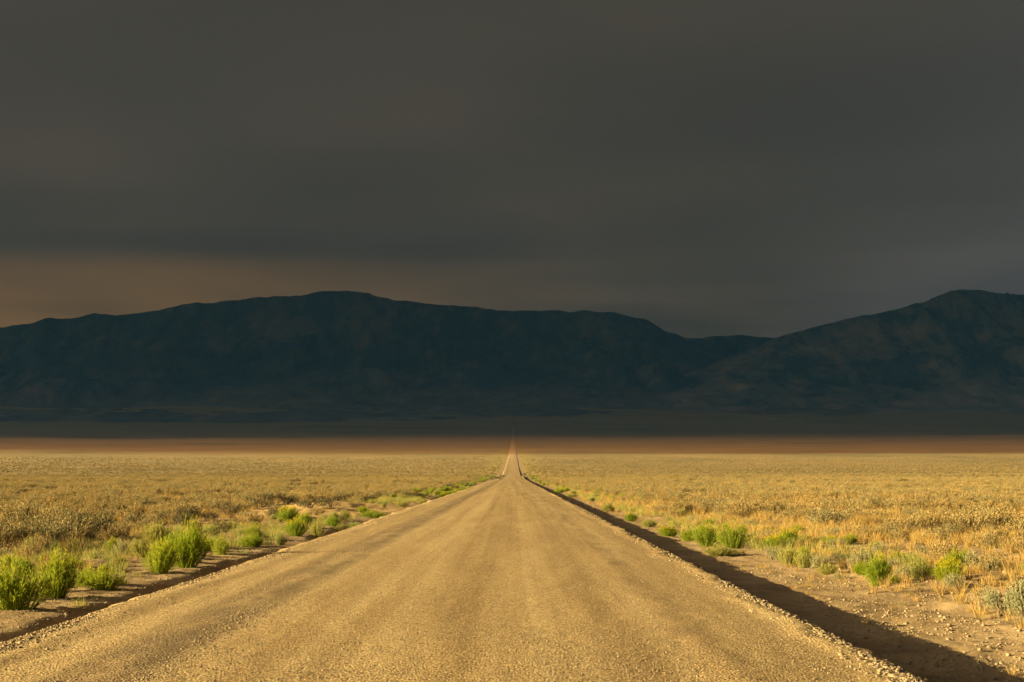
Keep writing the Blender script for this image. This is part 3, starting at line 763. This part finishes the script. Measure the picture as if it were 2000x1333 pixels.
# ------------------------------------------------------------------ stuff: instanced on real ground points
def scatter(name, pts, sources, label, cat):
    """pts: rows of x, y, z, turn, size, which; sources: objects of this scene whose mesh is repeated"""
    pts = np.asarray(pts, float); me = bpy.data.meshes.new(name)
    me.vertices.add(len(pts)); me.vertices.foreach_set('co', pts[:, :3].astype(np.float32).ravel())
    for nm, typ, colm in (('turn', 'FLOAT', 3), ('size', 'FLOAT', 4), ('which', 'INT', 5)):
        a = me.attributes.new(nm, typ, 'POINT'); a.data.foreach_set('value', pts[:, colm].astype(np.int32 if typ == 'INT' else np.float32))
    o = bpy.data.objects.new(name, me); C.objects.link(o)
    g = bpy.data.node_groups.new(name, 'GeometryNodeTree')
    g.interface.new_socket('Geometry', in_out='INPUT', socket_type='NodeSocketGeometry'); g.interface.new_socket('Geometry', in_out='OUTPUT', socket_type='NodeSocketGeometry')
    N = g.nodes; L = g.links; gi = N.new('NodeGroupInput'); go = N.new('NodeGroupOutput')
    iop = N.new('GeometryNodeInstanceOnPoints'); g2i = N.new('GeometryNodeGeometryToInstance')
    for src in sources:
        oi = N.new('GeometryNodeObjectInfo'); oi.inputs['Object'].default_value = src; oi.transform_space = 'ORIGINAL'
        L.new(oi.outputs['Geometry'], g2i.inputs[0])
    def attr(nm, typ):
        a = N.new('GeometryNodeInputNamedAttribute'); a.data_type = typ; a.inputs['Name'].default_value = nm; return a.outputs['Attribute']
    cx = N.new('ShaderNodeCombineXYZ'); L.new(attr('turn', 'FLOAT'), cx.inputs['Z'])
    L.new(gi.outputs[0], iop.inputs['Points']); L.new(g2i.outputs[0], iop.inputs['Instance'])
    iop.inputs['Pick Instance'].default_value = True
    L.new(attr('which', 'INT'), iop.inputs['Instance Index'])
    e2r = N.new('FunctionNodeEulerToRotation'); L.new(cx.outputs[0], e2r.inputs[0]); L.new(e2r.outputs[0], iop.inputs['Rotation'])
    L.new(attr('size', 'FLOAT'), iop.inputs['Scale']); L.new(iop.outputs[0], go.inputs[0])
    md = o.modifiers.new('scatter', 'NODES'); md.node_group = g
    return tag(o, label, cat, kind='stuff')
def source(parts):
    me = parts[0][1]
    return next(o for o in C.objects if o.type == 'MESH' and o.data == me)
def band(y0, y1, rho, spread=.56):
    n = int(rho * spread * (y1 * y1 - y0 * y0)); y = np.sqrt(rng.uniform(y0 * y0, y1 * y1, n)); x = EYE[0] + rng.uniform(-spread, spread, n) * y
    return x, y
def keep(x, y, prob):
    return rng.uniform(0, 1, len(x)) < prob
def on_bank(x, y): return (((x + 8.2) / 3.4) ** 2 + ((y - 73) / 13) ** 2) < 1.1
def rows(x, y, smin, smax, kinds, sink=.015):
    n = len(x); return np.stack([x, y, ground_z(x, y) - sink, rng.uniform(0, 6.28, n), rng.uniform(smin, smax, n), rng.integers(0, kinds, n)], 1)

# grass tufts: a few single ones on the verge, the rest as cover
TUFTS = [grass_mesh(M_STRAW, 46, .15, .30) for _ in range(4)]
tuft_objs = []
for i, (px, row, s, lb) in enumerate([(1700, 1158, .7, 'dry straw tuft at the foot of the bright green fan-shaped shrub'), (1870, 1180, 1.0, 'golden grass tuft in front of the silver sagebrush row'),
        (1910, 1200, 1.1, 'golden grass tuft between the silver row and the big edge sagebrush'), (1640, 1130, .8, 'dry tuft on the right verge below the dark sagebrush')]):
    x, y, z = at(px, row); o = bpy.data.objects.new('grass_tuft', TUFTS[i]); C.objects.link(o); o.location = (x, y, z - .01); o.scale = (s, s, s)
    tag(o, lb, 'grass', 'single grass tufts on the right verge'); tuft_objs.append(o)

out = []
for y0, y1, rho, a, b in ((14, 34, 15, .55, 1.15), (34, 70, 7, .7, 1.35), (70, 160, 2.6, .9, 1.7), (160, 420, .55, 1.3, 2.4)):
    x, y = band(y0, y1, rho); ax = np.abs(x)
    patch = smooth(.32, .62, vnoise(x * .22, y * .22, 141) * .6 + vnoise(x * .9, y * .9, 142) * .4)
    edge = np.where(x > 0, smooth(6.0, 8.2, ax + .8 * fbm(x * .5, y * .5, 143, 2)), smooth(6.0, 9.5, ax + .8 * fbm(x * .5, y * .5, 144, 2)))
    edge = np.maximum(edge, smooth(38, 70, y) * smooth(5.2, 6.4, ax))
    edge = np.maximum(edge, .10 * (ax > 5.3) * (y < 45))
    p = edge * (1 - smooth(150, 420, y)) * (.25 + .75 * patch) * np.where(x > 0, np.interp(y, [18, 45], [.6, 1.0]), .5) * (~on_bank(x, y))
    k = keep(x, y, p); q = rows(x[k], y[k], a, b, 4); q[:, 4] *= np.where(q[:, 0] < 0, .78, np.interp(q[:, 1], [18, 45], [.72, 1.0])) * np.where(np.abs(q[:, 0]) < 7, .55, 1.0); out.append(q)
scatter('dry_grass', np.concatenate(out), tuft_objs, 'dry golden grass covering the open fields on both sides', 'grass')

out = []
for y0, y1, rho, a, b in ((26, 60, .35, .45, .9), (60, 100, .55, .7, 1.25), (100, 200, .62, .8, 1.35), (200, 420, .26, 1.0, 1.7), (420, 1700, .08, .9, 1.6)):
    x, y = band(y0, y1, rho); ax = np.abs(x)
    patch = smooth(.30, .60, vnoise(x * .05, y * .025, 151) * .5 + vnoise(x * .25, y * .15, 152) * .5)
    edge = (smooth(8.5, 12, ax) if y0 < 60 else smooth(6.5, 10, ax)) * {100: np.interp(y, [100, 200], [1, .45]), 200: np.interp(y, [200, 420], [1, .35]), 420: (1 - smooth(300, 1600, y)) ** 1.5 * 1.1}.get(y0, 1.0)
    k = keep(x, y, edge * (.35 + .65 * patch) * (~on_bank(x, y))); out.append(rows(x[k], y[k], a, b, 5, .03))
scatter('sagebrush_cover', np.concatenate(out), [source(p) for p in SAGE], 'distant sagebrush covering the plain to the far shade', 'shrubs')

out = []
x, y = band(40, 520, .30, .12); ax = np.abs(x)
edge = smooth(5.4, 6.2, ax) * (1 - smooth(8.0, 10.5 + .004 * y, ax)) * np.where(x < 0, smooth(95, 120, y), smooth(44, 60, y) * .8)
k = keep(x, y, edge * smooth(.35, .6, vnoise(x * .3, y * .08, 161))); out.append(rows(x[k], y[k], .45, 1.0, 4, .03))
scatter('roadside_shrubs', np.concatenate(out), [source(p) for p in (GREEN[0], PALE[0], PALE[1], GREEN[1])], 'far green shrubs lining both edges of the road', 'shrubs')

GT = [grass_mesh(M_PALE, 60, .22, .24, 'green_blades') for _ in range(2)]
low_objs = []
for i, (px, row, lb) in enumerate([(150, 1185, 'low green weed tuft on the dirt between the leftmost shrubs and the road'), (470, 1082, 'low green weed tuft at the ditch rim, left of the low green rabbitbrush')]):
    x, y, z = at(px, row); o = bpy.data.objects.new('weed_tuft', GT[i]); C.objects.link(o); o.location = (x, y, z - .01); o.scale = (.7, .7, .7)
    tag(o, lb, 'weed', 'low weeds on the left verge'); low_objs.append(o)
out = []
x, y = band(20, 260, 4.2, .36); ax = np.abs(x)
p = np.where(x < 0, smooth(5.6, 6.3, ax) * (1 - smooth(8.2, 11, ax)) * smooth(20, 30, y), smooth(6.0, 7.0, ax) * (1 - smooth(7.8, 9.6, ax)) * smooth(24, 34, y))
k = keep(x, y, p * smooth(.3, .6, vnoise(x * .35, y * .15, 181)) * (~on_bank(x, y))); out.append(rows(x[k], y[k], .5, 1.4, 2, .02))
scatter('verge_weeds', np.concatenate(out), low_objs, 'low pale green weeds along both verges', 'weeds')

# gravel: loose pebbles along the edges, on the verges and over the road
PEB = [o for o in C.objects if o.name.startswith('stone')][:6]
def road_top(x, y):
    ax = np.abs(x); return road_z(y) + .05 * (1 - (ax / 4.0) ** 2) - np.interp(ax, [0, 4.0, 4.12, 4.25, 4.45, 4.75], [0, 0, .03, .13, .30, .66])
def road_rows(x, y, s, lift):
    n = len(x); return np.stack([x, y, road_top(x, y) + lift, rng.uniform(0, 6.28, n), s, rng.integers(0, 6, n)], 1)
out = []
def ys_near(n, a, b): return 1 / rng.uniform(1 / b, 1 / a, n)
n = 8000; y = ys_near(n, 9, 75); x = 4.02 + rng.normal(0, .14, n) + .1 * fbm(y * 0 + 3.3, y * .7, 51, 3)
out.append(road_rows(x, y, rng.gamma(2.6, .0085, n).clip(.01, .06), .008))
n = 9000; y = ys_near(n, 9, 75); x = -3.9 + rng.normal(0, .17, n)
out.append(road_rows(x, y, rng.gamma(2.6, .0065, n).clip(.008, .05), .004))
n = 9000; y = ys_near(n, 9, 60); x = -2.3 + rng.normal(0, .24, n)
out.append(road_rows(x, y, rng.gamma(2.2, .005, n).clip(.006, .03), .002))
n = 60000; y = ys_near(n, 9, 60); x = rng.uniform(-3.9, 3.9, n)
out.append(road_rows(x, y, rng.gamma(2, .004, n).clip(.005, .024), .0))
n = 22000; y = ys_near(n, 10, 70); x = 4.5 + rng.gamma(3.2, .75, n); x = np.where(x > 9, rng.uniform(4.5, 8, n), x)
q = rows(x, y, .1, .1, 6, 0); q[:, 4] = rng.gamma(1.6, .0095, n).clip(.006, .07); q[:, 2] += q[:, 4] * .1
k = keep(x, y, .25 + .75 * smooth(.4, .6, vnoise(x * 1.2, y * .6, 171))); out.append(q[k])
n = 12000; y = ys_near(n, 12, 60); x = -4.4 - rng.gamma(2.2, .6, n)
q = rows(x, y, .1, .1, 6, 0); q[:, 4] = rng.gamma(1.6, .0085, n).clip(.006, .06); out.append(q)
scatter('gravel', np.concatenate(out), PEB, 'loose pale gravel on the road, its edges and the verges', 'gravel')
